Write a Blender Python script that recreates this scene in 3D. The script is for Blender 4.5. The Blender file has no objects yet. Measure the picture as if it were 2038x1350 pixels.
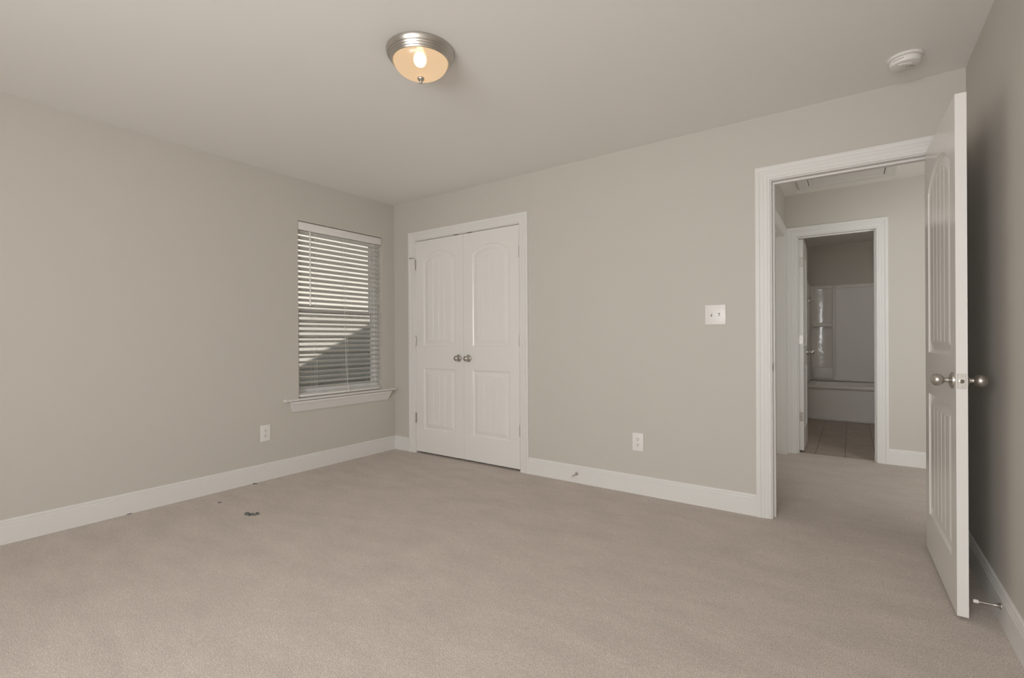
import bpy, bmesh, math, random
from mathutils import Vector, Matrix

# ------------------------------------------------------------------ scene, camera, light
sc = bpy.context.scene
col = sc.collection
sc.view_settings.view_transform = 'Standard'
sc.view_settings.look = 'None'
sc.view_settings.exposure = 0.0
sc.view_settings.gamma = 1.0
sc.view_settings.use_curve_mapping = False
sc.cycles.use_denoising = True
sc.cycles.max_bounces = 10
sc.cycles.diffuse_bounces = 6
sc.cycles.transparent_max_bounces = 16
sc.cycles.caustics_refractive = False
sc.cycles.caustics_reflective = False
sc.cycles.sample_clamp_indirect = 6.0

# camera solved from the photograph's vanishing points (f in pixels of a 2038 wide frame)
CX, CY, CZ = 3.7526, -3.2787, 1.0959
YAW, PITCH, ROLL, FPX = 0.61389, -0.000453, -0.005446, 958.44
def camera_axes():
    r = Vector((math.cos(YAW), math.sin(YAW), 0)); f = Vector((-math.sin(YAW), math.cos(YAW), 0)); u = Vector((0, 0, 1))
    f2 = math.cos(PITCH) * f + math.sin(PITCH) * u; u2 = -math.sin(PITCH) * f + math.cos(PITCH) * u
    r3 = math.cos(ROLL) * r + math.sin(ROLL) * u2; u3 = -math.sin(ROLL) * r + math.cos(ROLL) * u2
    return r3, u3, -f2
cam = bpy.data.cameras.new('camera'); camo = bpy.data.objects.new('camera', cam); col.objects.link(camo)
ra, ua, ba = camera_axes()
camo.matrix_world = Matrix(((ra.x, ua.x, ba.x, CX), (ra.y, ua.y, ba.y, CY), (ra.z, ua.z, ba.z, CZ), (0, 0, 0, 1)))
cam.sensor_fit = 'HORIZONTAL'; cam.sensor_width = 36.0; cam.lens = FPX / 2038.0 * 36.0
cam.clip_start = 0.02; cam.clip_end = 200
sc.camera = camo

world = bpy.data.worlds.new('world'); sc.world = world; world.use_nodes = True
wn = world.node_tree.nodes; wl = world.node_tree.links
bg = wn['Background']; bg.inputs['Strength'].default_value = 0.95
bg.inputs['Color'].default_value = (0.80, 0.90, 1.0, 1)

def lamp(name, kind, loc, target, energy, color, size=None, size_y=None, angle=None, spread=None):
    l = bpy.data.lights.new(name, kind); l.energy = energy; l.color = color
    if kind == 'AREA':
        l.shape = 'RECTANGLE'; l.size = size; l.size_y = size_y
        if spread: l.spread = spread
    if kind == 'SUN': l.angle = angle
    o = bpy.data.objects.new(name, l); col.objects.link(o); o.location = loc
    o.rotation_euler = (Vector(target) - Vector(loc)).to_track_quat('-Z', 'Y').to_euler()
    return o
SUN_Y, SUN_T = 0.6, 1.75                     # sun travels (-1, SUN_Y, -SUN_T)
lamp('sun', 'SUN', (10, -6, 16), (9, -6 + SUN_Y, 16 - SUN_T), 6.6, (1.0, 0.95, 0.87), angle=0.007)
# daylight at the bedroom's rear windows (behind the camera) and in the hall
lamp('daylight_rear', 'AREA', (3.08, -5.12, 1.40), (2.98, 0, 1.50), 104, (1.0, 0.996, 0.992), 1.8, 1.5)
lamp('daylight_hall', 'AREA', (5.10, -.03, 1.35), (4.55, 2, 1.30), 21, (1.0, 0.99, 0.95), .76, 1.4)  # unseen side opening, added to brighten the hall's far wall

# ------------------------------------------------------------------ materials
def nt(m): return m.node_tree.nodes, m.node_tree.links
def mat(name, color, rough=0.5, metal=0.0, spec=0.5, coat=0.0):
    m = bpy.data.materials.new(name); m.use_nodes = True
    b = m.node_tree.nodes['Principled BSDF']
    b.inputs['Base Color'].default_value = (*color, 1); b.inputs['Roughness'].default_value = rough
    b.inputs['Metallic'].default_value = metal; b.inputs['Specular IOR Level'].default_value = spec
    b.inputs['Coat Weight'].default_value = coat
    return m
def coords(m):
    n, l = nt(m); t = n.new('ShaderNodeTexCoord'); return t.outputs['Object']
def bump(m, scale, strength, dist=0.002, detail=3.0):
    n, l = nt(m); b = n['Principled BSDF']
    t = n.new('ShaderNodeTexNoise'); t.inputs['Scale'].default_value = scale; t.inputs['Detail'].default_value = detail
    l.new(coords(m), t.inputs['Vector'])
    bp = n.new('ShaderNodeBump'); bp.inputs['Strength'].default_value = strength; bp.inputs['Distance'].default_value = dist
    l.new(t.outputs['Fac'], bp.inputs['Height']); l.new(bp.outputs['Normal'], b.inputs['Normal'])
    return m
def emit(name, color, strength):
    m = bpy.data.materials.new(name); m.use_nodes = True; n, l = nt(m)
    n.remove(n['Principled BSDF']); e = n.new('ShaderNodeEmission')
    e.inputs['Color'].default_value = (*color, 1); e.inputs['Strength'].default_value = strength
    l.new(e.outputs[0], n['Material Output'].inputs['Surface']); return m

M = {}
M['wall'] = bump(mat('wall_paint', (0.577, 0.547, 0.502), 0.62, spec=0.3), 260, 0.06)
M['ceiling'] = bump(mat('ceiling_paint', (0.84, 0.825, 0.80), 0.8, spec=0.2), 180, 0.08)
M['trim'] = mat('trim_paint', (0.75, 0.74, 0.72), 0.42, spec=0.35)
M['door'] = bump(mat('door_paint', (0.79, 0.775, 0.75), 0.22), 700, 0.025, 0.0006)
M['vinyl'] = mat('white_vinyl', (0.80, 0.80, 0.79), 0.35)
M['slat'] = mat('blind_slat', (0.74, 0.73, 0.70), 0.40)
M['cord'] = mat('cord', (0.75, 0.73, 0.69), 0.8)
M['plastic'] = mat('white_plastic', (0.80, 0.785, 0.76), 0.35)
M['white_bright'] = mat('white_acrylic_wand', (0.95, 0.95, 0.94), 0.2)
M['slot'] = mat('dark_slot', (0.03, 0.028, 0.025), 0.6)
M['nickel'] = mat('satin_nickel', (0.55, 0.52, 0.48), 0.33, 1.0)
M['chrome'] = mat('chrome', (0.75, 0.75, 0.75), 0.08, 1.0)
M['bronze'] = mat('dark_bronze', (0.10, 0.09, 0.075), 0.4, 0.8)
M['rubber'] = mat('white_rubber', (0.80, 0.78, 0.74), 0.6)
M['acrylic'] = bump(mat('tub_acrylic', (0.78, 0.76, 0.73), 0.40), 30, 0.04, 0.002, 1.0)
M['acrylic_gloss'] = bump(mat('glossy_acrylic', (0.78, 0.76, 0.73), 0.12, coat=0.2), 16, 0.45, 0.006, 2.5)
M['dark'] = mat('dark_interior', (0.10, 0.09, 0.08), 0.9)
M['scrap'] = mat('grey_green_scrap', (0.115, 0.13, 0.115), 0.8)
M['scrap_dark'] = mat('dark_fluff', (0.055, 0.055, 0.075), 0.9)
M['roof'] = mat('roof_shingle', (0.12, 0.11, 0.10), 0.9)
M['ground'] = bump(mat('ground_grass', (0.13, 0.15, 0.10), 0.95), 20, 0.6, 0.02)
M['exterior'] = mat('exterior_siding', (0.6, 0.58, 0.52), 0.8)

def carpet_material():
    m = mat('carpet_pile', (0.5, 0.44, 0.38), 0.95, spec=0.08); n, l = nt(m); b = n['Principled BSDF']
    b.inputs['Sheen Weight'].default_value = 0.12; b.inputs['Sheen Roughness'].default_value = 0.6
    c = coords(m)
    def noise(scale, detail, rough=0.6, vec=None):
        t = n.new('ShaderNodeTexNoise'); t.inputs['Scale'].default_value = scale; t.inputs['Detail'].default_value = detail
        t.inputs['Roughness'].default_value = rough; l.new(vec or c, t.inputs['Vector']); return t.outputs['Fac']
    fine = noise(210, 3, 0.7)
    mid = noise(45, 3, 0.65)
    mp = n.new('ShaderNodeMapping'); mp.inputs['Rotation'].default_value = (0, 0, math.radians(-28)); mp.inputs['Scale'].default_value = (1.0, 2.2, 1)
    l.new(c, mp.inputs['Vector'])
    big = noise(3.4, 5, 0.62, mp.outputs['Vector'])
    r1 = n.new('ShaderNodeValToRGB'); l.new(fine, r1.inputs['Fac'])
    r1.color_ramp.elements[0].position = 0.33; r1.color_ramp.elements[1].position = 0.68
    r1.color_ramp.elements[0].color = (0.415, 0.355, 0.313, 1); r1.color_ramp.elements[1].color = (0.775, 0.695, 0.628, 1)
    def mul(prev, fac, lo, hi, p0=0.3, p1=0.7):
        r = n.new('ShaderNodeMapRange'); r.inputs['From Min'].default_value = p0; r.inputs['From Max'].default_value = p1
        r.inputs['To Min'].default_value = lo; r.inputs['To Max'].default_value = hi; l.new(fac, r.inputs['Value'])
        x = n.new('ShaderNodeMix'); x.data_type = 'RGBA'; x.blend_type = 'MULTIPLY'; x.inputs['Factor'].default_value = 1
        l.new(prev, x.inputs['A']); l.new(r.outputs['Result'], x.inputs['B']); return x.outputs['Result']
    o = mul(r1.outputs['Color'], mid, 0.93, 1.05); o = mul(o, big, 0.905, 1.055)
    l.new(o, b.inputs['Base Color'])
    ad = n.new('ShaderNodeMath'); ad.operation = 'MULTIPLY_ADD'; l.new(mid, ad.inputs[0]); ad.inputs[1].default_value = 0.4; l.new(fine, ad.inputs[2])
    bp = n.new('ShaderNodeBump'); bp.inputs['Strength'].default_value = 0.55; bp.inputs['Distance'].default_value = 0.006
    l.new(ad.outputs[0], bp.inputs['Height']); l.new(bp.outputs['Normal'], b.inputs['Normal'])
    return m
M['carpet'] = carpet_material()

def tile_material():
    m = mat('bath_tile', (0.2, 0.16, 0.13), 0.45); n, l = nt(m); b = n['Principled BSDF']
    c = coords(m)
    mp = n.new('ShaderNodeMapping'); mp.inputs['Location'].default_value = (-3.47, -2.10, 0); l.new(c, mp.inputs['Vector'])
    br = n.new('ShaderNodeTexBrick'); br.offset = 0; br.inputs['Scale'].default_value = 1.0
    br.inputs['Brick Width'].default_value = 0.2295; br.inputs['Row Height'].default_value = 0.2295
    br.inputs['Mortar Size'].default_value = 0.0045; br.inputs['Mortar Smooth'].default_value = 0.3
    br.inputs['Color1'].default_value = (0.40, 0.335, 0.285, 1); br.inputs['Color2'].default_value = (0.36, 0.30, 0.26, 1)
    br.inputs['Mortar'].default_value = (0.19, 0.16, 0.14, 1)
    l.new(mp.outputs['Vector'], br.inputs['Vector'])
    m2 = n.new('ShaderNodeMapping'); m2.inputs['Scale'].default_value = (4, 30, 1); l.new(c, m2.inputs['Vector'])
    t = n.new('ShaderNodeTexNoise'); t.inputs['Scale'].default_value = 3; t.inputs['Detail'].default_value = 5; l.new(m2.outputs['Vector'], t.inputs['Vector'])
    r = n.new('ShaderNodeMapRange'); r.inputs['From Min'].default_value = .3; r.inputs['From Max'].default_value = .7
    r.inputs['To Min'].default_value = .78; r.inputs['To Max'].default_value = 1.25; l.new(t.outputs['Fac'], r.inputs['Value'])
    x = n.new('ShaderNodeMix'); x.data_type = 'RGBA'; x.blend_type = 'MULTIPLY'; x.inputs['Factor'].default_value = 1
    l.new(br.outputs['Color'], x.inputs['A']); l.new(r.outputs['Result'], x.inputs['B']); l.new(x.outputs['Result'], b.inputs['Base Color'])
    return m
M['tile'] = tile_material()

def siding_material():
    m = mat('cream_siding', (0.73, 0.71, 0.655), 0.7, spec=0.2); n, l = nt(m); b = n['Principled BSDF']
    c = coords(m); mp = n.new('ShaderNodeMapping'); mp.inputs['Scale'].default_value = (1, 1.5, 40); l.new(c, mp.inputs['Vector'])
    t = n.new('ShaderNodeTexNoise'); t.inputs['Scale'].default_value = 6; l.new(mp.outputs['Vector'], t.inputs['Vector'])
    bp = n.new('ShaderNodeBump'); bp.inputs['Strength'].default_value = 0.15; bp.inputs['Distance'].default_value = 0.003
    l.new(t.outputs['Fac'], bp.inputs['Height']); l.new(bp.outputs['Normal'], b.inputs['Normal']); return m
M['siding'] = siding_material()

def pane_material(name, gloss, tint=(1, 1, 1), opaque=None, frac=0.0):
    m = bpy.data.materials.new(name); m.use_nodes = True; n, l = nt(m); n.remove(n['Principled BSDF'])
    tr = n.new('ShaderNodeBsdfTransparent'); tr.inputs['Color'].default_value = (*tint, 1)
    g = n.new('ShaderNodeBsdfGlossy'); g.inputs['Roughness'].default_value = 0.02
    x = n.new('ShaderNodeMixShader'); l.new(tr.outputs[0], x.inputs[1])
    if opaque:
        d = n.new('ShaderNodeBsdfDiffuse'); d.inputs['Color'].default_value = (*opaque, 1); l.new(d.outputs[0], x.inputs[2]); x.inputs['Fac'].default_value = frac
    else:
        fr = n.new('ShaderNodeFresnel'); fr.inputs['IOR'].default_value = gloss; l.new(fr.outputs[0], x.inputs['Fac']); l.new(g.outputs[0], x.inputs[2])
    l.new(x.outputs[0], n['Material Output'].inputs['Surface']); return m
M['glass'] = pane_material('window_glass', 1.35)
M['screen'] = pane_material('insect_screen', 1, (1, 1, 1), (0.12, 0.12, 0.12), 0.16)

def bowl_material():
    m = bpy.data.materials.new('frosted_bowl_lit'); m.use_nodes = True; n, l = nt(m); n.remove(n['Principled BSDF'])
    e = n.new('ShaderNodeEmission'); e.inputs['Color'].default_value = (1.0, 0.72, 0.46, 1); e.inputs['Strength'].default_value = 0.95
    rf = n.new('ShaderNodeBsdfRefraction'); rf.inputs['IOR'].default_value = 1.06; rf.inputs['Roughness'].default_value = 0.42
    rf.inputs['Color'].default_value = (1.0, 0.86, 0.66, 1)
    x = n.new('ShaderNodeMixShader'); x.inputs['Fac'].default_value = 0.38; l.new(e.outputs[0], x.inputs[1]); l.new(rf.outputs[0], x.inputs[2])
    g = n.new('ShaderNodeBsdfGlossy'); g.inputs['Roughness'].default_value = 0.25
    y = n.new('ShaderNodeMixShader'); y.inputs['Fac'].default_value = 0.06; l.new(x.outputs[0], y.inputs[1]); l.new(g.outputs[0], y.inputs[2])
    l.new(y.outputs[0], n['Material Output'].inputs['Surface']); return m
M['bowl'] = bowl_material()
M['bulb'] = emit('bulb_lit', (1.0, 0.86, 0.62), 9.0)

# ------------------------------------------------------------------ mesh helpers
class MB:
    def __init__(self): self.v = []; self.f = []
    def add(self, vs, fs):
        o = len(self.v); self.v += [tuple(p) for p in vs]; self.f += [tuple(i + o for i in f) for f in fs]; return self
    def box(self, x0, x1, y0, y1, z0, z1, mtx=None):
        vs = [Vector((x, y, z)) for z in (z0, z1) for y in (y0, y1) for x in (x0, x1)]
        if mtx: vs = [mtx @ p for p in vs]
        return self.add(vs, [(0, 2, 3, 1), (4, 5, 7, 6), (0, 1, 5, 4), (2, 6, 7, 3), (0, 4, 6, 2), (1, 3, 7, 5)])
    def bbox(self, x0, x1, y0, y1, z0, z1, b=0.002, seg=2, mtx=None):      # box with rounded edges
        bm = bmesh.new(); bmesh.ops.create_cube(bm, size=1)
        for p in bm.verts: p.co = Vector(((x0 + x1) / 2 + p.co.x * (x1 - x0), (y0 + y1) / 2 + p.co.y * (y1 - y0), (z0 + z1) / 2 + p.co.z * (z1 - z0)))
        bmesh.ops.bevel(bm, geom=list(bm.edges), offset=b, segments=seg, affect='EDGES', profile=0.5)
        bm.verts.index_update(); vs = [p.co.copy() for p in bm.verts]
        if mtx: vs = [mtx @ p for p in vs]
        self.add(vs, [[q.index for q in f.verts] for f in bm.faces]); bm.free(); return self
    def lathe(self, prof, origin=(0, 0, 0), axis=(0, 0, 1), n=32):          # prof: (radius, height along axis)
        a = Vector(axis).normalized(); e1 = a.orthogonal().normalized(); e2 = a.cross(e1); o = Vector(origin)
        vs = []; fs = []
        for r, h in prof:
            for k in range(n):
                t = 2 * math.pi * k / n; vs.append(o + a * h + (e1 * math.cos(t) + e2 * math.sin(t)) * max(r, 1e-5))
        for i in range(len(prof) - 1):
            for k in range(n):
                fs.append((i * n + k, i * n + (k + 1) % n, (i + 1) * n + (k + 1) % n, (i + 1) * n + k))
        if prof[0][0] > 1e-4: fs.append(tuple(range(n))[::-1])
        if prof[-1][0] > 1e-4: fs.append(tuple((len(prof) - 1) * n + k for k in range(n)))
        return self.add(vs, fs)
    def tube(self, pts, r, n=10):
        pts = [Vector(p) for p in pts]; vs = []; fs = []
        for i, p in enumerate(pts):
            d = (pts[min(i + 1, len(pts) - 1)] - pts[max(i - 1, 0)]).normalized()
            e1 = d.orthogonal().normalized() if i == 0 else (e1 - d * e1.dot(d)).normalized()
            e2 = d.cross(e1)
            for k in range(n):
                t = 2 * math.pi * k / n; vs.append(p + (e1 * math.cos(t) + e2 * math.sin(t)) * r)
        for i in range(len(pts) - 1):
            for k in range(n): fs.append((i * n + k, i * n + (k + 1) % n, (i + 1) * n + (k + 1) % n, (i + 1) * n + k))
        fs.append(tuple(range(n))[::-1]); fs.append(tuple((len(pts) - 1) * n + k for k in range(n)))
        return self.add(vs, fs)
    def loft(self, rings, closed=False, caps=True):
        n = len(rings[0]); vs = [p for r in rings for p in r]; fs = []
        m = len(rings)
        for i in range(m - (0 if closed else 1)):
            for k in range(n):
                j = (i + 1) % m; fs.append((i * n + k, i * n + (k + 1) % n, j * n + (k + 1) % n, j * n + k))
        if caps and not closed: fs.append(tuple(range(n))[::-1]); fs.append(tuple((m - 1) * n + k for k in range(n)))
        return self.add(vs, fs)
    def build(self, name, material, parent=None, smooth=35, loc=None):
        me = bpy.data.meshes.new(name); me.from_pydata(self.v, [], self.f)
        bm = bmesh.new(); bm.from_mesh(me); bmesh.ops.remove_doubles(bm, verts=bm.verts, dist=1e-6)
        bmesh.ops.recalc_face_normals(bm, faces=bm.faces); bm.to_mesh(me); bm.free()
        if smooth:
            for p in me.polygons: p.use_smooth = True
            me.set_sharp_from_angle(angle=math.radians(smooth))
        me.materials.append(material)
        o = bpy.data.objects.new(name, me); col.objects.link(o)
        if parent: o.parent = parent
        if loc: o.location = loc
        return o

def tag(o, label, cat, group=None, kind=None):
    o['label'] = label; o['category'] = cat
    if group: o['group'] = group
    if kind: o['kind'] = kind
    return o
def struct(o, label, cat): return tag(o, label, cat, kind='structure')
def empty(name, loc, rz=0.0):
    o = bpy.data.objects.new(name, None); col.objects.link(o); o.location = loc; o.rotation_euler = (0, 0, rz); o.empty_display_size = 0.05
    return o
def copy_tree(o, parent=None):
    c = o.copy(); col.objects.link(c)
    if parent: c.parent = parent
    for ch in list(o.children): copy_tree(ch, c)
    return c

def wall(axis, a0, a1, u0, u1, z0, z1, holes=()):
    """solid wall between a0 and a1 on `axis`, spanning u and z, with rectangular holes (u0,u1,z0,z1)"""
    mb = MB()
    us = sorted({u0, u1, *[h[0] for h in holes], *[h[1] for h in holes]}); zs = sorted({z0, z1, *[h[2] for h in holes], *[h[3] for h in holes]})
    us = [u for u in us if u0 <= u <= u1]; zs = [z for z in zs if z0 <= z <= z1]
    nu, nz = len(us) - 1, len(zs) - 1
    def solid(i, j):
        if not (0 <= i < nu and 0 <= j < nz): return False
        cu, cz = (us[i] + us[i + 1]) / 2, (zs[j] + zs[j + 1]) / 2
        return not any(h[0] < cu < h[1] and h[2] < cz < h[3] for h in holes)
    P = (lambda a, u, z: (a, u, z)) if axis == 'x' else (lambda a, u, z: (u, a, z))
    for i in range(nu):
        for j in range(nz):
            if not solid(i, j): continue
            A, B, C, D = us[i], us[i + 1], zs[j], zs[j + 1]
            for a in (a0, a1): mb.add([P(a, A, C), P(a, B, C), P(a, B, D), P(a, A, D)], [(0, 1, 2, 3)])
            for di, dj, e in ((-1, 0, (A, A, C, D)), (1, 0, (B, B, C, D)), (0, -1, (A, B, C, C)), (0, 1, (A, B, D, D))):
                if not solid(i + di, j + dj):
                    ua_, ub_, za_, zb_ = e
                    mb.add([P(a0, ua_, za_), P(a1, ua_, za_), P(a1, ub_, zb_), P(a0, ub_, zb_)], [(0, 1, 2, 3)])
    return mb

CAS_W = 0.083
CAS_PROF = [(0, 0), (0, .009), (.003, .011), (.011, .0116), (.0125, .0106), (.0150, .0104), (.0175, .0118), (.034, .0135), (.0350, .0123), (.0370, .0123), (.0385, .0137), (.052, .0146), (.0530, .0136), (.0555, .0138), (.0580, .0162), (.066, .0188), (.078, .0188), (.082, .017), (.083, .014), (.083, 0)]
def casing(P, u0, u1, ztop, zbot=0.0):
    """mitred three-sided door casing; u0/u1/ztop: inner edges; P(u, t, z) maps to the world, t = distance off the wall"""
    rings = []
    for w, t in CAS_PROF:
        rings.append([P(u0 - w, t, zbot), P(u0 - w, t, ztop + w), P(u1 + w, t, ztop + w), P(u1 + w, t, zbot)])
    secs = [[r[k] for r in rings] for k in range(4)]
    return MB().loft(secs)
BASE_PROF = [(0, 0), (.014, 0), (.014, .0985), (.0108, .1005), (.0108, .1030), (.0126, .1045), (.0126, .1085), (.0112, .1130), (.0070, .1150), (.0070, .1175), (.0098, .1190), (.0098, .1250), (.0075, .1295), (.003, .132), (0, .132)]
def baseboard(P, u0, u1):
    return MB().loft([[P(u, t, z) for t, z in BASE_PROF] for u in (u0, u1)])

# ------------------------------------------------------------------ the room shell
W, H, YR = 4.226, 2.44, -4.90          # right wall, ceiling height, rear wall
HX, HY0, HY1 = 3.24, 0.115, 1.975      # hall: left wall, near wall, far wall
BY0, BX0, BX1, BYB = 2.09, 3.25, 4.77, 5.10
WIN = (-1.031, -0.155, 0.611, 2.091)
CL = (0.305, 1.519, 2.043)             # closet opening
EN = (3.362, 4.115, 2.040)             # bedroom doorway
BA = (3.336, 3.926, 2.040)             # bathroom doorway
HD = (1.095, 1.868, 2.040)             # doorway in the hall's left wall (y range)

mb = MB().box(-.15, 7.3, YR - .15, 2.04, -.12, 0)
struct(mb.build('floor', M['carpet'], smooth=0), 'beige cut pile carpet covering the bedroom and running into the hall', 'floor')
struct(MB().box(2.9, 5.0, 2.04, 5.3, -.12, -.006).build('floor_bathroom', M['tile'], smooth=0), 'brown square tiles on the floor in front of the bathtub', 'floor')
struct(MB().box(-.15, 7.3, YR - .15, 5.3, H, H + .10).build('ceiling', M['ceiling'], smooth=0), 'pale smooth ceiling over the bedroom, hall and bathroom', 'ceiling')
struct(wall('x', -.15, 0, YR - .15, .9, -.12, H, [WIN]).build('wall_left', M['wall'], smooth=0), 'greige painted wall with the window on the left', 'wall')
J = .018                               # jamb board thickness, the rough opening is that much larger
struct(wall('y', 0, .115, 0, 7.3, -.12, H, [(CL[0] - J, CL[1] + J, -.12, CL[2] + J), (EN[0] - J, EN[1] + J, -.12, EN[2] + J), (4.70, 5.50, .60, 2.10)]).build('wall_back', M['wall'], smooth=0),
       'greige wall with the closet doors and the doorway to the hall', 'wall')
struct(wall('x', W, W + .115, YR, 0, -.12, H).build('wall_right', M['wall'], smooth=0), 'greige wall at the far right behind the open door', 'wall')
RW = (2.12, 3.98, .62, 2.12)
struct(wall('y', YR - .15, YR, 0, W + .115, -.12, H, [RW]).build('wall_rear', M['wall'], smooth=0), 'greige wall behind the viewer with a wide window', 'wall')
# closet box
struct(wall('y', .72, .80, 0, 1.9, -.12, H).build('wall_closet_back', M['wall'], smooth=0), 'back wall inside the closed closet', 'wall')
struct(wall('x', 1.82, 1.90, .115, .72, -.12, H).build('wall_closet_side', M['wall'], smooth=0), 'side wall inside the closed closet', 'wall')
# hall
struct(wall('x', HX - .115, HX, HY0, HY1, -.12, H, [(HD[0] - J, HD[1] + J, -.12, HD[2] + J)]).build('wall_hall_left', M['wall'], smooth=0), 'greige hall wall on the left beyond the doorway', 'wall')
struct(wall('y', HY1, BY0, HX - .115, 7.3, -.12, H, [(BA[0] - J, BA[1] + J, -.12, BA[2] + J)]).build('wall_hall_back', M['wall'], smooth=0), 'greige hall wall that holds the bathroom doorway', 'wall')
struct(wall('x', 7.15, 7.3, HY0, HY1, -.12, H).build('wall_hall_right', M['wall'], smooth=0), 'greige wall closing the right end of the hall', 'wall')
struct(wall('x', 2.2, 2.3, HY0, HY1, -.12, H).build('wall_side_room', M['wall'], smooth=0), 'wall of the side room behind the hall door', 'wall')
# bathroom
struct(wall('x', BX0 - .115, BX0, BY0, BYB + .12, -.12, H).build('wall_bathroom_left', M['wall'], smooth=0), 'greige bathroom wall on the left of the bathtub', 'wall')
struct(wall('x', BX1, BX1 + .115, BY0, BYB + .12, -.12, H).build('wall_bathroom_right', M['wall'], smooth=0), 'greige bathroom wall on the right of the bathtub', 'wall')
struct(wall('y', BYB, BYB + .12, BX0, BX1, -.12, H).build('wall_bathroom_back', M['wall'], smooth=0), 'greige bathroom wall above the tub surround', 'wall')

# baseboards
PB = lambda u, t, z: (u, -t, z)
PL = lambda u, t, z: (t, u, z)
PR = lambda u, t, z: (W - t, u, z)
PH = lambda u, t, z: (u, HY1 - t, z)
PHL = lambda u, t, z: (HX + t, u, z)
struct(baseboard(PL, YR, 0).build('baseboard_left', M['trim']), 'white baseboard along the wall under the window', 'baseboard')
struct(baseboard(PB, .004, CL[0] - .006 - CAS_W).build('baseboard_back', M['trim']), 'short white baseboard between the left corner and the closet', 'baseboard')
struct(baseboard(PB, CL[1] + .006 + CAS_W, EN[0] - .006 - CAS_W).build('baseboard_back', M['trim']), 'white baseboard between the closet and the hall doorway', 'baseboard')
struct(baseboard(PR, YR, -.004).build('baseboard_right', M['trim']), 'white baseboard on the right wall behind the open door', 'baseboard')
struct(baseboard(PH, BA[1] + .006 + CAS_W, 7.15).build('baseboard_hall', M['trim']), 'white baseboard in the hall right of the bathroom doorway', 'baseboard')

# door casings with jambs and stops
def jamb_y(mb, o, y0, y1):
    mb.box(o[0] - J, o[0], y0, y1, 0, o[2] + J); mb.box(o[1], o[1] + J, y0, y1, 0, o[2] + J); mb.box(o[0], o[1], y0, y1, o[2], o[2] + J); return mb
def stop_y(mb, o, y0, y1, d=.011):
    mb.box(o[0], o[0] + d, y0, y1, 0, o[2]); mb.box(o[1] - d, o[1], y0, y1, 0, o[2]); mb.box(o[0] + d, o[1] - d, y0, y1, o[2] - d, o[2]); return mb
t1 = struct(casing(PB, CL[0] - .006, CL[1] + .006, CL[2] + .005).build('trim_1', M['trim'], smooth=20), 'white moulded casing around the closet doors', 'door casing')
jamb_y(MB(), CL, 0, .115).build('jamb', M['trim'], t1, smooth=0)
t2 = struct(casing(PB, EN[0] - .006, EN[1] + .006, EN[2] + .006).build('trim_2', M['trim'], smooth=20), 'white moulded casing around the doorway to the hall', 'door casing')
jamb_y(MB(), EN, -.001, .115).build('jamb', M['trim'], t2, smooth=0)
stop_y(MB(), EN, .042, .078).build('stop_moulding', M['trim'], t2, smooth=0)
MB().bbox(EN[0] - .001, EN[0] + .0015, .006, .034, .885, .945, .0012, 1).build('strike_plate', M['nickel'], t2)
spl = t2.children[-1]; spl['label'] = 'metal strike plate'
MB().box(EN[0] + .0012, EN[0] + .0019, .012, .028, .897, .933).build('strike_hole', M['slot'], spl, 0)
t3 = struct(casing(PH, BA[0] - .006, BA[1] + .006, BA[2] + .006).build('trim_3', M['trim'], smooth=20), 'white moulded casing around the bathroom doorway', 'door casing')
jamb_y(MB(), BA, HY1 - .001, BY0).build('jamb', M['trim'], t3, smooth=0)
stop_y(MB(), BA, BY0 - .072, BY0 - .038, .009).build('stop_moulding', M['trim'], t3, smooth=0)
t4 = struct(casing(PHL, HD[0] - .006, HD[1] + .006, HD[2] + .006).build('trim_4', M['trim'], smooth=20), 'white casing on the hall side wall at the corner', 'door casing')
mb = MB(); mb.box(HX - .115, HX, HD[0] - J, HD[0], 0, HD[2] + J); mb.box(HX - .115, HX, HD[1], HD[1] + J, -.12, HD[2] + J); mb.box(HX - .115, HX, HD[0], HD[1], HD[2], HD[2] + J)
mb.build('jamb', M['trim'], t4, smooth=0)

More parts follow.
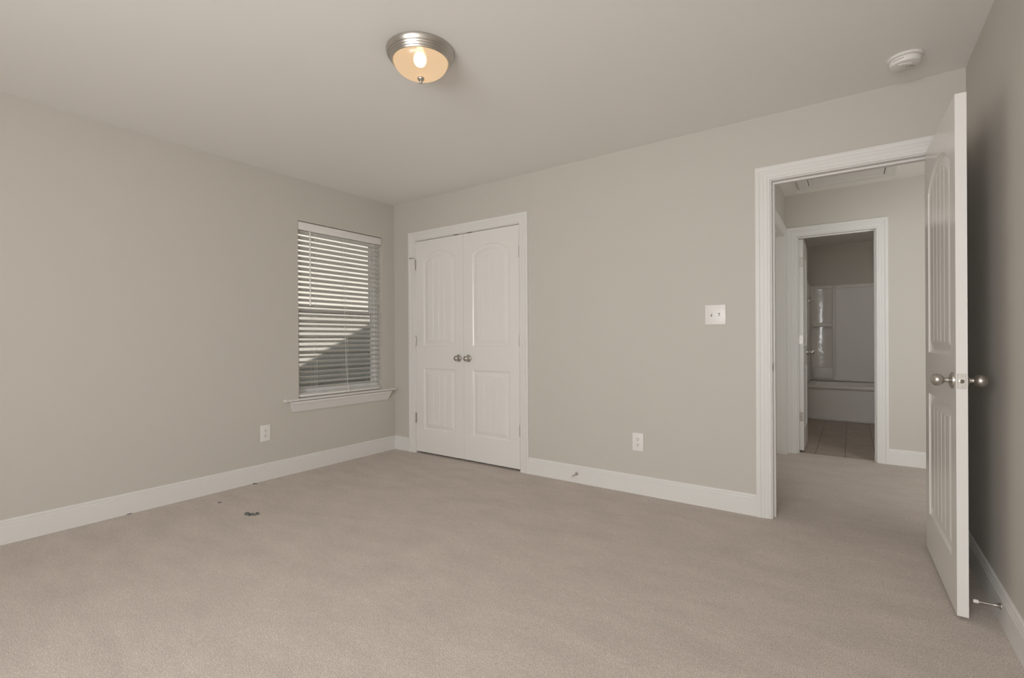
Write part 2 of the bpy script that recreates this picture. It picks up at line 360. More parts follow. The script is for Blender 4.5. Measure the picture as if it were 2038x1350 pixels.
# ------------------------------------------------------------------ moulded doors
PANEL = [(0, 0), (.002, .0042), (.009, .0080), (.016, .0102), (.023, .0095), (.054, .0018)]
def panel_loop(p, d, n=28):
    x0, x1, z0, zs, zc = p                       # zs spring height, zc crown height (None: square)
    if zc is None: return [(x0 + d, z0 + d), (x1 - d, z0 + d), (x1 - d, zs - d), (x0 + d, zs - d)]
    c = (x1 - x0) / 2; s = zc - zs; R = (c * c + s * s) / (2 * s); xc = (x0 + x1) / 2; cz = zc - R
    L = [(x0 + d, z0 + d), (x1 - d, z0 + d)]
    for i in range(n + 1):
        x = (x1 - d) + (x0 - x1 + 2 * d) * i / n
        L.append((x, cz + math.sqrt((R - d) ** 2 - (x - xc) ** 2)))
    return L
def door_face(mb, Wd, Hd, panels, planks, F):
    """F(x, depth, z) maps to door space"""
    x0, x1 = panels[0][0], panels[0][1]
    def quad(a, b, c, d): mb.add([F(a, 0, c), F(b, 0, c), F(b, 0, d), F(a, 0, d)], [(0, 1, 2, 3)])
    quad(0, x0, 0, Hd); quad(x1, Wd, 0, Hd)
    zz = 0
    for p in panels:
        quad(x0, x1, zz, p[2])
        top = panel_loop(p, 0)[2:]
        zz = p[3] if p[4] is None else p[4] + .001
        if p[4] is not None:
            for (xa, za), (xb, zb) in zip(top[:-1], top[1:]): mb.add([F(xa, 0, za), F(xb, 0, zb), F(xb, 0, zz), F(xa, 0, zz)], [(0, 1, 2, 3)])
    quad(x0, x1, zz, Hd)
    for p in panels:
        loops = [[F(x, dp, z) for x, z in panel_loop(p, ins)] for ins, dp in PANEL]
        mb.loft(loops, caps=False)
        ins, dp = PANEL[-1]; L = panel_loop(p, ins); top = L[2:][::-1]
        a, b = L[0][0], L[1][0]; zb = L[0][1]
        def ztop(x):
            for (xa, za), (xb, zb_) in zip(top[:-1], top[1:]):
                if xa - 1e-9 <= x <= xb + 1e-9: return za + (zb_ - za) * (x - xa) / max(xb - xa, 1e-9)
            return top[0][1]
        cols = [(x, 0.0) for x, _ in top] if p[4] is not None else [(a, 0), (b, 0)]
        g = .0042
        gx = [a + (b - a) * k / planks for k in range(1, planks)]
        cols = [c for c in cols if all(abs(c[0] - q) > g for q in gx)]
        for q in gx: cols += [(q - g, 0), (q, .0042), (q + g, 0)]
        cols.sort()
        for (xa, da), (xb, db) in zip(cols[:-1], cols[1:]):
            rows = []
            for x, dd in ((xa, da), (xb, db)):
                zt = ztop(x); rows.append([F(x, dp, zb), F(x, dp + dd, zb + .005), F(x, dp + dd, zt - .005), F(x, dp, zt)])
            for k in range(3): mb.add([rows[0][k], rows[1][k], rows[1][k + 1], rows[0][k + 1]], [(0, 1, 2, 3)])
def door_slab(Wd, Hd, T, panels, planks, both=True):
    """x 0..Wd, front face at y=0 looking -y, back at y=T"""
    mb = MB(); door_face(mb, Wd, Hd, panels, planks, lambda x, d, z: (x, d, z))
    if both: door_face(mb, Wd, Hd, panels, planks, lambda x, d, z: (x, T - d, z))
    else: mb.add([(0, T, 0), (Wd, T, 0), (Wd, T, Hd), (0, T, Hd)], [(0, 1, 2, 3)])
    for q in ([(0, 0, 0), (0, T, 0), (0, T, Hd), (0, 0, Hd)], [(Wd, 0, 0), (Wd, T, 0), (Wd, T, Hd), (Wd, 0, Hd)],
              [(0, 0, 0), (Wd, 0, 0), (Wd, T, 0), (0, T, 0)], [(0, 0, Hd), (Wd, 0, Hd), (Wd, T, Hd), (0, T, Hd)]):
        mb.add(q, [(0, 1, 2, 3)])
    return mb
def knob(parent, loc, axis, name='knob', s=1.0):
    """egg knob on a round rosette, axis points away from the door"""
    k = MB().lathe([(0.0105, .006), (.0105, .012), (.0098, .020), (.0105, .026), (.015, .029), (.0205, .034), (.0238, .041), (.0246, .047), (.0235, .054), (.019, .061), (.012, .0655), (.005, .0675), (0, .068)] if s == 1 else
                   [(.0105, .006), (.0105, .016), (.015, .020), (.021, .026), (.0245, .034), (.0246, .040), (.022, .048), (.015, .054), (.006, .0565), (0, .057)], loc, axis, 36).build(name, M['nickel'], parent, 40)
    MB().lathe([(.0325, 0), (.0325, .003), (.031, .006), (.024, .0085), (.016, .012), (.0105, .014)], loc, axis, 36).build('rosette', M['nickel'], k, 40)
    return k
def hinge(parent, loc, name='hinge', L=.094):
    """knuckle barrel standing on a door's front edge; loc = barrel centre"""
    x, y, z = loc
    mb = MB()
    for k in range(5):
        a = z - L / 2 + k * L / 5
        mb.lathe([(.0052, a + .0006), (.0060, a + .0014), (.0060, a + L / 5 - .0014), (.0052, a + L / 5 - .0006)], (x, y, 0), (0, 0, 1), 14)
    mb.lathe([(.0, z + L / 2 + .004), (.004, z + L / 2 + .003), (.005, z + L / 2 - .001)], (x, y, 0), (0, 0, 1), 12)
    mb.lathe([(.005, z - L / 2 + .001), (.004, z - L / 2 - .003), (0, z - L / 2 - .004)], (x, y, 0), (0, 0, 1), 12)
    mb.box(x - .011, x + .011, y + .004, y + .0055, z - L / 2, z + L / 2)
    return mb.build(name, M['nickel'], parent, 40)

# closet pair: 0.603 m leaves
LW, LH, LZ = .6045, 2.020, .018
def leaf_panels(Wd, st): return [(st, Wd - st, .216, .802, None), (st, Wd - st, 1.014, 1.828, 1.903)]
dl = struct(door_slab(LW, LH, .035, leaf_panels(LW, .100), 4, False).build('door_1', M['door'], None, 0, (CL[0] + .0015, 0, LZ)), 'left leaf of the white closet double door', 'door')
dr = struct(door_slab(LW, LH, .035, leaf_panels(LW, .100), 4, False).build('door_2', M['door'], None, 0, (CL[0] + .0015 + LW + .002, 0, LZ)), 'right leaf of the white closet double door', 'door')
knob(dl, (.547, 0, .905), (0, -1, 0), s=.8); knob(dr, (.055, 0, .905), (0, -1, 0), s=.8)
for z in (1.816 - LZ, 1.080 - LZ, .338 - LZ):
    hinge(dl, (-.006, -.0045, z)); hinge(dr, (LW + .006, -.0045, z))
mb = MB(); mb.tube([(-.006, -.006, 1.855), (-.006, -.012, 1.862), (-.020, -.022, 1.864), (-.048, -.028, 1.862)], .0028, 8)
mb.lathe([(.0, -.004), (.006, -.003), (.0065, .003), (0, .006)], (-.052, -.028, 1.862), (-1, -.3, 0), 14); mb.lathe([(.003, 0), (.0045, .001), (.0045, .009), (0, .010)], (-.022, -.022, 1.864), (.2, 1, 0), 12)
mb.build('hinge_pin_stop', M['nickel'], dl)
for d, xx in ((dl, .518), (dr, .072)):
    mb = MB(); mb.box(xx - .026, xx + .026, -.0015, .020, LH - .0005, LH + .006); mb.lathe([(.006, 0), (.005, .003), (0, .004)], (xx, .012, LH + .003), (0, 0, 1), 12)
    mb.build('ball_catch', M['bronze'], d)['label'] = 'dark metal ball catch'
# closet rod room stays dark: nothing else inside

# bedroom door, swung open a little past square against the right wall
DW, DH, DZ, DT = .752, 2.020, .014, .034
a = math.atan2(.017, .752)
e3 = empty('door_3', (4.066, -.012, DZ), -math.pi / 2 + a)
sl = door_slab(DW, DH, DT, [(.098, DW - .098, .196, .800, None), (.098, DW - .098, 1.004, 1.792, 1.892)], 5)
struct(e3, 'white two panel bedroom door standing open at the right', 'door')
# local x runs from hinge to latch, local y=0 is the face towards the room's left, local y=DT the hidden face
# rotating by -90 deg sends local +y to world +x and local +x to world -y
sl.build('slab', M['door'], e3, 0)
kz = .922 - DZ
k1 = knob(e3, (DW - .060, 0, kz), (0, -1, 0)); knob(e3, (DW - .060, DT, kz), (0, 1, 0))
lp = MB().bbox(DW - .0015, DW + .0012, DT / 2 - .0128, DT / 2 + .0128, kz - .0285, kz + .0285, .001, 1)
lpo = lp.build('latch_plate', M['nickel'], e3); lpo['label'] = 'metal latch plate'
mb = MB().lathe([(.0078, -.002), (.0078, .0085), (.0060, .0100), (0, .0102)], (DW, DT / 2, kz), (1, 0, 0), 24)
mb.v = [(x - max(0, (y - DT / 2 + .0078)) * .5 if x > DW + .004 else x, y, z) for x, y, z in mb.v]
mb.build('latch_bolt', M['nickel'], lpo)
for dz in (-.020, .020):
    MB().lathe([(.0042, .001), (.0035, .0022), (0, .0024)], (DW, DT / 2, kz + dz), (1, 0, 0), 14).build('screw', M['nickel'], lpo)

# bathroom door, open into the bathroom, hinge edge facing the hall
BDW = .567
e4 = empty('door_4', (BA[0] + .0415, BY0 + .010, .010), math.pi / 2 + math.radians(.6))
struct(e4, 'white bathroom door standing open inside the bathroom doorway', 'door')
# local x runs into the bathroom, local +y points to world -x
bs = door_slab(BDW, 2.022, .035, [(.098, BDW - .098, .196, .800, None), (.098, BDW - .098, 1.004, 1.800, 1.875)], 4)
bs.build('slab', M['door'], e4, 0)
knob(e4, (BDW - .060, 0, .930), (0, -1, 0)); knob(e4, (BDW - .060, .035, .930), (0, 1, 0))
for z0, z1 in ((1.765, 1.853), (1.018, 1.106), (.278, .366)):
    mb = MB(); mb.bbox(-.0018, .0004, .003, .040, z0, z1, .0009, 1)
    mb.lathe([(.0055, z0), (.0055, z1)], (-.004, .041, 0), (0, 0, 1), 12)
    hg = mb.build('hinge', M['nickel'], e4)
    mb = MB()
    for q, yy in ((.012, .012), (.5, .020), (.988, .012)):
        zz = z0 + .008 + (z1 - z0 - .016) * q; mb.lathe([(.0030, 0), (.0022, .0012), (0, .0013)], (-.0018, yy, zz), (-1, 0, 0), 10)
    mb.build('screw', M['bronze'], hg)

# closed door in the hall's left wall
d5 = empty('door_5', (HX - .115, HD[1] - .003, .012), -math.pi / 2)
struct(d5, 'white door deep in the hall side wall frame', 'door')
door_slab(HD[1] - HD[0] - .006, 2.022, .035, [(.1, .667, .196, .800, None), (.1, .667, 1.004, 1.790, 1.880)], 5).build('slab', M['door'], d5, 0).rotation_euler = (0, 0, 0)

# ------------------------------------------------------------------ window, blind
y0, y1, z0, z1 = WIN
win = empty('window_1', (-.15, (y0 + y1) / 2, z0)); win_l = (-.15, (y0 + y1) / 2, z0)
struct(win, 'white single hung window in the left wall behind the blind', 'window')
def wpart(mb, name, m, parent=win, smooth=35):
    o = mb.build(name, m, parent, smooth)
    if parent is win: o.location = (-win_l[0], -win_l[1], -win_l[2])
    return o
fx0, fx1 = -.148, -.082
mb = MB(); fw = .030
mb.box(fx0, fx1, y0, y0 + fw, z0, z1); mb.box(fx0, fx1, y1 - fw, y1, z0, z1); mb.box(fx0, fx1, y0 + fw, y1 - fw, z0, z0 + .04); mb.box(fx0, fx1, y0 + fw, y1 - fw, z1 - .04, z1)
wpart(mb, 'window_frame', M['vinyl'], smooth=0)
def sash(name, xa, xb, za, zb, pane_x):
    mb = MB(); s = .029; ya, yb = y0 + fw, y1 - fw
    mb.box(xa, xb, ya, ya + s, za, zb); mb.box(xa, xb, yb - s, yb, za, zb); mb.box(xa, xb, ya + s, yb - s, za, za + s); mb.box(xa, xb, ya + s, yb - s, zb - s, zb)
    o = wpart(mb, name, M['vinyl'], smooth=0)
    MB().box(pane_x - .002, pane_x + .002, ya + s, yb - s, za + s, zb - s).build('pane', M['glass'], o, 0)
    return o
sash('upper_sash', -.140, -.118, 1.332, z1 - .04, -.129)
sash('lower_sash', -.114, -.090, z0 + .04, 1.368, -.102)
mb = MB().box(-.1435, -.1425, y0 + fw, y1 - fw, z0 + .04, 1.36); wpart(mb, 'insect_screen', M['screen'], smooth=0)
# stool and crown apron
mb = MB(); mb.bbox(-.082, .0, y0, y1, z0 - .020, z0 + .0005, .001, 1)
st = MB()
prof = [(.0, z0 - .020), (.042, z0 - .0165), (.048, z0 - .0155), (.052, z0 - .010), (.052, z0 - .004), (.047, z0 + .0005), (.0, z0 + .0005)]
st.loft([[(x, y, z) for x, z in prof] for y in (-1.163, -.026)])
st.box(-.082, .001, y0 + .0005, y1 - .0005, z0 - .0195, z0 + .0005)
wpart(st, 'window_sill', M['trim'])
ap = MB()
prof = [(0, .505), (.011, .505), (.013, .514), (.016, .520), (.020, .530), (.028, .552), (.034, .566), (.040, .574), (.041, .583), (.041, .5905), (0, .5905)]
ap.loft([[(x, -1.112 + (0 if s < 0 else 0) + (.5905 - z) * .28 if s < 0 else -.072 - (.5905 - z) * .28, z) for x, z in prof] for s in (-1, 1)])
wpart(ap, 'apron', M['trim'], smooth=25)

bl = empty('window_blind', (-.035, (y0 + y1) / 2, z1)); bl0 = (-.035, (y0 + y1) / 2, z1)
tag(bl, 'white horizontal slat blind hanging inside the window recess', 'blind')
def bpart(mb, name, m, smooth=35, parent=bl):
    o = mb.build(name, m, parent, smooth)
    if parent is bl: o.location = tuple(-c for c in bl0)
    return o
ya, yb = y0 + .008, y1 - .008
mb = MB(); mb.box(-.062, -.016, ya + .002, yb - .002, z1 - .045, z1 - .004); bpart(mb, 'headrail', M['vinyl'], 0)
mb = MB().bbox(-.014, -.006, ya - .003, yb + .003, z1 - .072, z1 - .006, .0015, 2); bpart(mb, 'valance', M['plastic'])
TILT = math.radians(23); PITCH_S = .0438; SL = []
zt = z1 - .088; n_s = 0
mb = MB(); xc = -.040
while zt - n_s * PITCH_S > z0 + .045:
    z = zt - n_s * PITCH_S
    ring = []
    for i in range(9):
        s = -0.025 + .05 * i / 8; camber = .0016 * (1 - (s / .025) ** 2)
        ring.append((s, camber + .0013))
    for i in range(8, -1, -1):
        s = -0.025 + .05 * i / 8; camber = .0016 * (1 - (s / .025) ** 2)
        ring.append((s, camber - .0013))
    pr = [(xc + s * math.cos(TILT) - h * math.sin(TILT), z + s * math.sin(TILT) + h * math.cos(TILT)) for s, h in ring]
    mb.loft([[(x, y, zz) for x, zz in pr] for y in (ya, yb)])
    SL.append(z); n_s += 1
bpart(mb, 'slats', M['slat'], 40)
mb = MB().bbox(-.064, -.016, ya, yb, z0 + .005, z0 + .025, .003, 2); bpart(mb, 'bottom_rail', M['plastic'])
# a few spare slats rest on the rail
mb = MB()
for k in range(3): mb.bbox(-.065, -.015, ya, yb, z0 + .0262 + k * .004, z0 + .0292 + k * .004, .001, 1)
bpart(mb, 'stacked_slats', M['slat'])
ex = xc + .025 * math.cos(TILT) + .0012; exb = xc - .025 * math.cos(TILT) - .0012
for yy in (-.871, -.560, -.288):
    mb = MB()
    mb.tube([(ex, yy - .003, z1 - .05), (ex, yy - .003, z0 + .028)], .0008, 6); mb.tube([(exb, yy - .003, z1 - .05), (exb, yy - .003, z0 + .028)], .0008, 6)
    for z in SL: mb.tube([(ex, yy - .003, z + .0108), (exb, yy - .003, z - .0120)], .0006, 5)
    bpart(mb, 'ladder_cord', M['cord'])
    bpart(MB().tube([(ex + .0015, yy + .016, z1 - .05), (ex + .0015, yy + .016, z0 + .028)], .0010, 6), 'lift_cord', M['cord'])
mb = MB(); mb.tube([(-.002, -.925, z1 - .060), (-.003, -.925, z1 - .075)], .0018, 8); mb.lathe([(.002, 2.016), (.0045, 2.012), (.0045, 1.42), (.0055, 1.40), (.0055, 1.388), (0, 1.386)], (-.003, -.921, 0), (0, 0, 1), 10)
bpart(mb, 'tilt_wand', M['white_bright'])
pc = [(-.006, -.594, z1 - .07), (-.008, -.585, 1.6), (-.008, -.577, 1.2), (-.006, -.566, .95), (-.004, -.552, .70), (-.002, -.545, .655)]
mb = MB().tube(pc, .0014, 7); mb.lathe([(.001, 0), (.004, -.004), (.005, -.018), (.003, -.022)], (-.002, -.545, .657), (0, 0, 1), 10)
mb.tube([(-.002, -.545, .642), (.004, -.525, .626), (.008, -.505, .620), (.010, -.490, .617)], .0013, 7)
bpart(mb, 'pull_cord', M['cord'])
pc = [(-.006, -.252, z1 - .07), (-.007, -.250, 1.4), (-.006, -.246, .80), (-.003, -.243, .68), (.004, -.232, .650), (.008, -.205, .622), (.012, -.190, .616)]
bpart(MB().tube(pc, .0014, 7), 'pull_cord', M['cord'])

# rear window (behind the camera)
w2 = struct(MB().box(RW[0], RW[0] + .05, YR - .14, YR - .07, RW[2], RW[3]).box(RW[1] - .05, RW[1], YR - .14, YR - .07, RW[2], RW[3]).box(RW[0] + .05, RW[1] - .05, YR - .14, YR - .07, RW[2], RW[2] + .05)
            .box(RW[0] + .05, RW[1] - .05, YR - .14, YR - .07, RW[3] - .05, RW[3]).box((RW[0] + RW[1]) / 2 - .04, (RW[0] + RW[1]) / 2 + .04, YR - .14, YR - .07, RW[2] + .05, RW[3] - .05).build('window_2', M['vinyl'], None, 0),
            'wide white window in the wall behind the viewer', 'window')

# ------------------------------------------------------------------ ceiling lamp
lc = empty('ceiling_light', (2.108, -1.675, H)); tag(lc, 'lit flush mount ceiling lamp with frosted bowl and nickel ring', 'ceiling light')
MB().lathe([(.1585, 0), (.1585, -.004), (.157, -.010), (.153, -.020), (.150, -.024), (.1475, -.0245), (.1465, -.028), (.144, -.032), (.1415, -.0325), (.140, -.036), (.138, -.040), (.1355, -.0415), (.134, -.045), (.1325, -.048), (.130, -.049), (.1265, -.046), (.1265, -.006), (0, -.006)][::-1], (0, 0, 0), (0, 0, 1), 96).build('pan_ring', M['nickel'], lc, 30)
R0, D0 = .126, .074
pf = [(R0 * math.cos(t), -.042 - D0 * math.sin(t)) for t in [math.radians(k * 6) for k in range(0, 15)]] + [(.004, -.042 - D0)]
inner = [(r * .975, z + .003) for r, z in pf[::-1]]
gb = MB().lathe(pf, (0, 0, 0), (0, 0, 1), 72); gb.build('glass_bowl', M['bowl'], lc, 60)
MB().lathe([(0, -.106), (.012, -.105), (.016, -.108), (.0165, -.113), (.013, -.1185), (.0075, -.121), (.006, -.124), (.0075, -.127), (.0070, -.131), (.004, -.134), (0, -.135)], (0, 0, -.011), (0, 0, 1), 32).build('finial', M['nickel'], lc, 40)
bd = Vector((.030, .010, 0))
MB().lathe([(.0, -.034), (.006, -.0336), (.012, -.0322), (.0175, -.0292), (.022, -.025), (.0255, -.0195), (.0277, -.013), (.0286, -.005), (.0277, .003), (.0255, .011), (.0215, .019), (.017, .027), (.0145, .034), (.013, .040)], (.026, -.030, -.050), (.55, -.55, .5), 32).build('light_bulb', M['bulb'], lc, 60)

# ------------------------------------------------------------------ smoke detector
sd = empty('smoke_detector', (3.970, -.288, H), math.radians(20)); tag(sd, 'white round smoke detector on the ceiling above the doorway', 'smoke detector')
MB().lathe([(.0695, 0), (.0695, -.009), (.067, -.0115), (.058, -.0118)], (0, 0, 0), (0, 0, 1), 64).build('base_plate', M['plastic'], sd, 30)
MB().lathe([(.058, -.0115), (.0625, -.0145), (.0630, -.020), (.0610, -.031), (.0575, -.0365), (.051, -.0395), (.0, -.0405)], (0, 0, 0), (0, 0, 1), 64).build('cover', M['plastic'], sd, 30)
mb = MB().lathe([(.019, 0), (.019, -.0025), (.0165, -.0038), (0, -.0042)], (0, 0, 0), (0, 0, 1), 32)
mb.v = [(x * 1.5 - .008, y * .62 - .018, z - .0398) for x, y, z in mb.v]
mb.build('test_button', M['plastic'], sd, 40)
mb = MB()
for k in range(14):
    a = math.radians(-158 + k * 3.0); rr = .0618
    for zz in (-.0195, -.0245):
        if k % 3 != 2: mb.box(-.0008, .0008, -.0010, .0010, zz - .0015, zz + .0015, Matrix.Rotation(a, 4, 'Z') @ Matrix.Translation((rr, 0, 0)))
mb.build('vent_slots', M['slot'], sd, 0)
mb = MB()
for k in range(5): mb.box(.018 + k * .005, .0195 + k * .005, .002, .010, -.0408, -.0398)
mb.build('sounder_slots', M['slot'], sd, 0)
MB().lathe([(.0022, 0), (.0022, -.001), (0, -.0014)], (.010, .010, -.0400), (0, 0, 1), 10).build('indicator', M['slot'], sd)

# ------------------------------------------------------------------ switch and outlets
sw = empty('light_switch', (3.040, 0, 1.243)); tag(sw, 'white double toggle light switch left of the doorway', 'light switch')
MB().bbox(-.0635, .0635, -.006, 0, -.064, .064, .0035, 3).build('cover_plate', M['plastic'], sw, 40)
for xx, up in ((-.0235, -1), (.0235, 1)):
    MB().box(xx - .0042, xx + .0042, -.0064, -.0055, -.0098, .0098).build('slot', M['slot'], sw, 0)
    rot = Matrix.Translation((xx, -.005, 0)) @ Matrix.Rotation(math.radians(32 * up), 4, 'X')
    MB().bbox(-.0038, .0038, -.013, 0, -.0055, .0055, .0012, 2, rot).build('toggle', M['plastic'], sw, 40)
    for zz in (-.030, .030):
        MB().lathe([(.0030, .0058), (.0026, .0070), (0, .0072)], (xx, 0, zz), (0, -1, 0), 12).build('screw', M['plastic'], sw)
def outlet(loc, rz, label):
    o = empty('wall_outlet', loc, rz); tag(o, label, 'outlet', 'wall outlets')
    MB().bbox(-.040, .040, -.0055, 0, -.0635, .0635, .003, 3).build('cover_plate', M['plastic'], o, 40)
    for zz in (-.0195, .0195):
        mb = MB().lathe([(.0175, .0050), (.0170, .0072), (0, .0073)], (0, 0, zz), (0, -1, 0), 32)
        mb.v = [(x, y, zz + max(-.0135, min(.0135, z - zz))) for x, y, z in mb.v]
        r = mb.build('receptacle', M['plastic'], o, 40)
        mb = MB(); mb.box(-.0075, -.0053, -.0078, -.0070, zz - .001, zz + .0085); mb.box(.0053, .0075, -.0078, -.0070, zz, zz + .0075)
        mb.lathe([(.0030, .0068), (.0030, .0078)], (0, 0, zz - .0075), (0, -1, 0), 12)
        mb.build('slot', M['slot'], r, 0)
    MB().lathe([(.0030, .0052), (.0026, .0064), (0, .0066)], (0, 0, 0), (0, -1, 0), 12).build('screw', M['plastic'], o)
    return o
outlet((2.522, 0, .365), 0, 'white double outlet low on the wall between closet and doorway')
outlet((0, -1.313, .368), math.pi / 2, 'white double outlet low on the wall left of the window')

# ------------------------------------------------------------------ door stops
def door_stop(loc, rz, label, droop=0.0):
    o = empty('door_stop', loc, rz); tag(o, label, 'door stop', 'baseboard door stops')
    d = (0, -math.cos(droop), -math.sin(droop))
    MB().lathe([(.0125, -.0025), (.0125, .002), (.009, .005), (.0055, .012), (.0040, .020)], (0, 0, 0), d, 20).build('base', M['nickel'], o, 40)
    MB().lathe([(.0036, .012), (.0034, .064)], (0, 0, 0), d, 14).build('rod', M['nickel'], o, 40)
    MB().lathe([(.0050, .061), (.0068, .063), (.0070, .073), (.0058, .077), (0, .078)], (0, 0, 0), d, 16).build('bumper', M['rubber'], o, 40)
    return o
door_stop((2.046, -.0145, .070), math.radians(-8), 'small metal door stop on the baseboard right of the closet', .10)
door_stop((W - .0145, -.724, .072), -math.pi / 2, 'metal door stop with white tip behind the open door', .03)

# ------------------------------------------------------------------ scraps on the carpet
random.seed(4)
def scrap(name, loc, pieces, m, label, cat='debris'):
    o = empty(name, loc); tag(o, label, cat, 'scraps on the carpet')
    for (dx, dy, lx, ly, h, an) in pieces:
        n = 11; ring = []; rt = []
        for k in range(n):
            t = 2 * math.pi * k / n; r = random.uniform(.65, 1.1)
            x, y = lx * math.cos(t) * r, ly * math.sin(t) * r
            x, y = x * math.cos(an) - y * math.sin(an), x * math.sin(an) + y * math.cos(an)
            ring.append((dx + x, dy + y, .001)); rt.append((dx + x * .8, dy + y * .8, h * random.uniform(.6, 1.1)))
        MB().loft([ring, rt]).build('flake', m, o, 0)
    return o
vx = (.80, .60)
scrap('scrap', (.665, -1.759, 0), [(-.018, -.010, .024, .013, .016, .5), (.012, .004, .015, .007, .013, .8), (.034, .026, .015, .008, .018, .3), (.014, -.012, .010, .005, .010, .2), (.040, .008, .008, .004, .008, .9)], M['scrap'], 'cluster of grey green scraps lying on the carpet')
scrap('scrap', (.034, -1.418, 0), [(0, 0, .013, .007, .007, .9), (.010, .012, .008, .004, .005, .9)], M['scrap_dark'], 'dark bit of fluff on carpet below the outlet by the baseboard')
scrap('scrap', (.264, -1.763, 0), [(0, 0, .014, .004, .004, .75)], M['scrap_dark'], 'thin dark speck on carpet between baseboard and grey green scraps')
scrap('scrap', (.022, -2.190, 0), [(-.002, 0, .004, .015, .004, 0)], M['scrap_dark'], 'dark sliver tucked against the baseboard at the far left')

# ------------------------------------------------------------------ attic hatch in the hall ceiling
ah = empty('attic_hatch', (3.715, 1.10, H)); tag(ah, 'white framed attic hatch in the hall ceiling', 'attic hatch')
def F4(x0, x1, yy0, yy1, w, h):
    mb = MB(); prof = [(0, 0), (0, -.012), (.010, -.015), (.030, -.013), (.050, -.018), (.072, -.018), (.080, -.010), (.080, 0)]
    secs = [[(sx, sy) for sx, sy in prof] for _ in range(4)]
    rings = []
    for cx_, cy_, dx, dy in ((x0, yy0, -1, -1), (x1, yy0, 1, -1), (x1, yy1, 1, 1), (x0, yy1, -1, 1)):
        rings.append([(cx_ + dx * a_, cy_ + dy * a_, b_) for a_, b_ in prof])
    return mb.loft(rings, closed=True)
F4(-.265, .265, -.62, .606, .08, .018).build('hatch_frame', M['trim'], ah, 20)
MB().box(-.259, .259, -.613, .6055, -.012, -.001).box(-.235, .235, -.59, .585, -.014, -.012).build('panel', M['trim'], ah, 0)
MB().box(-.264, .264, -.619, .598, -.0012, -.0002).build('gap', M['slot'], ah, 0)

# ------------------------------------------------------------------ bathroom
tb = empty('bathtub', (BX0, 4.31, 0)); tag(tb, 'white built-in bathtub seen through the bathroom doorway', 'bathtub')
TW, TD, TH = BX1 - BX0 - .004, BYB - 4.31 - .003, .455
def rr(x0, x1, yy0, yy1, z, r, n=6):
    pts = []
    for cx_, cy_, a0 in ((x1 - r, yy1 - r, 0), (x0 + r, yy1 - r, 90), (x0 + r, yy0 + r, 180), (x1 - r, yy0 + r, 270)):
        for k in range(n + 1):
            t = math.radians(a0 + 90 * k / n); pts.append((cx_ + r * math.cos(t), cy_ + r * math.sin(t), z))
    return pts
mb = MB()
mb.loft([rr(.002, TW, .03, TD, .0, .004), rr(.002, TW, .025, TD, .40, .004), rr(.002, TW, .004, TD, .415, .006), rr(.002, TW, 0, TD, .425, .008), rr(.002, TW, .002, TD, .445, .010), rr(.006, TW - .004, .010, TD - .002, TH, .014),
         rr(.10, TW - .09, .085, TD - .075, TH - .002, .12), rr(.115, TW - .105, .10, TD - .09, TH - .03, .12), rr(.19, TW - .16, .14, TD - .13, .13, .12), rr(.23, TW - .20, .17, TD - .16, .10, .10)])
mb.build('basin', M['acrylic'], tb, 40)
MB().bbox(.002, TW, .008, .030, -.006, .028, .006, 3).build('base_strip', M['trim'], tb)
ss = empty('shower_surround', (BX0, BYB, TH)); tag(ss, 'glossy white panelled shower surround above the bathtub', 'shower surround')
def L_(x): return x - BX0
ZT = 1.846 - TH; zz = lambda z: z - TH
mb = MB()
mb.box(L_(3.262), L_(BX1) - .004, -.012, -.002, zz(.47), ZT)                         # backing sheet
mb.bbox(L_(3.262), L_(BX1) - .004, -.034, -.010, zz(1.798), ZT, .006, 3)             # top band
mb.bbox(L_(3.530), L_(3.568), -.046, -.010, zz(.474), ZT - .004, .010, 4)            # rib
mb.bbox(L_(3.262), L_(3.296), -.040, -.010, zz(.474), ZT - .004, .010, 4)            # left rib
mb.bbox(L_(3.262), L_(BX1) - .004, -.030, -.008, zz(.466), zz(.492), .006, 3)        # lower lip
mb.build('back_panel', M['acrylic'], ss, 40)
mb = MB()
mb.bbox(L_(3.290), L_(3.534), -.095, -.010, zz(1.245), zz(1.302), .010, 4)
mb.build('shelf', M['acrylic'], ss, 40)
def niche(za, zb):
    mb = MB(); n = 12; rings = []
    for i in range(n + 1):
        t = -1 + 2 * i / n; x = L_(3.413) + t * .117; d = -.014 - .022 * (1 - math.sqrt(max(0, 1 - (t * .93) ** 2)))
        rings.append([(x, d, za), (x, d, zb)])
    vs = [p for r in rings for p in r]; fs = [(2 * i, 2 * i + 2, 2 * i + 3, 2 * i + 1) for i in range(n)]
    return mb.add(vs, fs)
niche(zz(1.302), zz(1.798)).build('niche', M['acrylic_gloss'], ss, 60); niche(zz(.66), zz(1.245)).build('niche', M['acrylic_gloss'], ss, 60)
MB().bbox(L_(3.290), L_(3.534), -.060, -.010, zz(.492), zz(.66), .012, 4).build('ledge', M['acrylic'], ss, 40)
mb = MB(); mb.bbox(.002, .014, -(BYB - 4.33), -.010, zz(.47), ZT, .004, 2); mb.bbox(.002, .022, -(BYB - 4.33), -(BYB - 4.37), zz(.47), ZT + .01, .006, 2)
mb.build('side_panel', M['acrylic'], ss, 40)
sv = empty('shower_valve', (BX0 + .0155, 4.66, 1.60)); tag(sv, 'small dark chrome fitting on the left side of the shower', 'shower fitting')
MB().lathe([(.034, 0), (.032, .005), (.018, .009), (.012, .018)], (0, 0, 0), (1, 0, 0), 24).build('escutcheon', M['chrome'], sv)
MB().tube([(.012, 0, 0), (.028, -.004, -.004), (.046, -.010, -.004), (.060, -.014, .002)], .008, 10).build('handle', M['chrome'], sv)
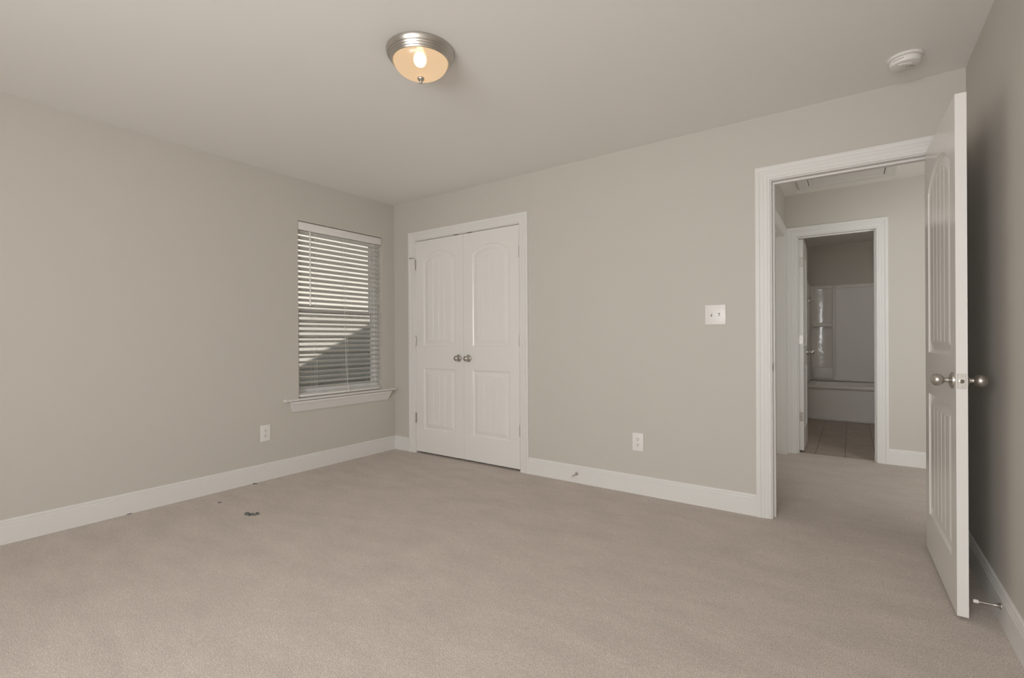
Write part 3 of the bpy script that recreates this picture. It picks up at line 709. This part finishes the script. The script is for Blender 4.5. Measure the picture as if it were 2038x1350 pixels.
MB().lathe([(0, -.012), (.008, -.009), (.012, 0), (.008, .009), (0, .012)], (.012, 0, .045), (0, 0, 1), 16).build('diverter', M['chrome'], sv)

# fill light added to brighten the bathroom, on the right wall outside the view
vl = empty('bath_fill_light', (BX1, 3.2, 2.02), 0); tag(vl, 'unseen two globe fill light added to brighten the bathroom', 'fill light')
MB().bbox(-.03, 0, -.25, .25, -.05, .05, .004, 2).build('back_plate', M['nickel'], vl)
for yy in (-.15, .15): MB().lathe([(0, -.06), (.04, -.05), (.055, 0), (.05, .05), (.02, .06), (0, .06)], (-.09, yy, 0), (0, 0, 1), 20).build('globe', emit('fill_globe_lit', (1, .95, .88), 27) if yy < 0 else bpy.data.materials['fill_globe_lit'], vl)
# ------------------------------------------------------------------ outside
nb = empty('neighbor_house', (-2.70, 1.0, -.5)); tag(nb, 'cream lap sided house seen through the window blind', 'house')
mb = MB(); LAP = .2265; z = -.5; rings = []
zb0 = .914 - 7 * LAP; k = 0
while zb0 + k * LAP < 7.0:
    zl = zb0 + k * LAP
    mb.add([(-.012 + .0, -9, zl + .5), (-.012, 10, zl + .5), (-.026, 10, zl + LAP + .5), (-.026, -9, zl + LAP + .5), (-.026, 10, zl + .5), (-.026, -9, zl + .5)], [(0, 1, 2, 3), (5, 4, 1, 0)]); k += 1
mb.box(-.30, -.026, -9, 10, 0, 7.5)
mb.build('siding', M['siding'], nb, 0)
MB().box(-.5, .25, -9.2, 10.2, 7.45, 7.6).build('eave', M['trim'], nb, 0)
gr = struct(MB().box(-12, 14, -16, 12, -.62, -.5).build('ground', M['ground'], None, 0), 'grass strip outside between the houses', 'ground')
# the roof over the room: its rake throws the diagonal shadow on the neighbor's siding
xr, ye, sl_ = -.45, 1.823 - 2.25 * SUN_Y, .525
zr = 1.393 + 2.25 * SUN_T
def rz_(y): return zr + sl_ * (y - ye)
yr, ye0 = 2.2, -5.5
mb = MB(); T_ = .12
prof = [(ye0, rz_(ye0)), (yr, rz_(yr)), (2 * yr - ye0, rz_(ye0)), (2 * yr - ye0, rz_(ye0) - T_), (yr, rz_(yr) - T_), (ye0, rz_(ye0) - T_)]
mb.loft([[(x, y, z) for y, z in prof] for x in (xr, 8.0)])
struct(mb.build('roof', M['roof'], None, 0), 'shingle roof over the house, outside the view', 'roof')
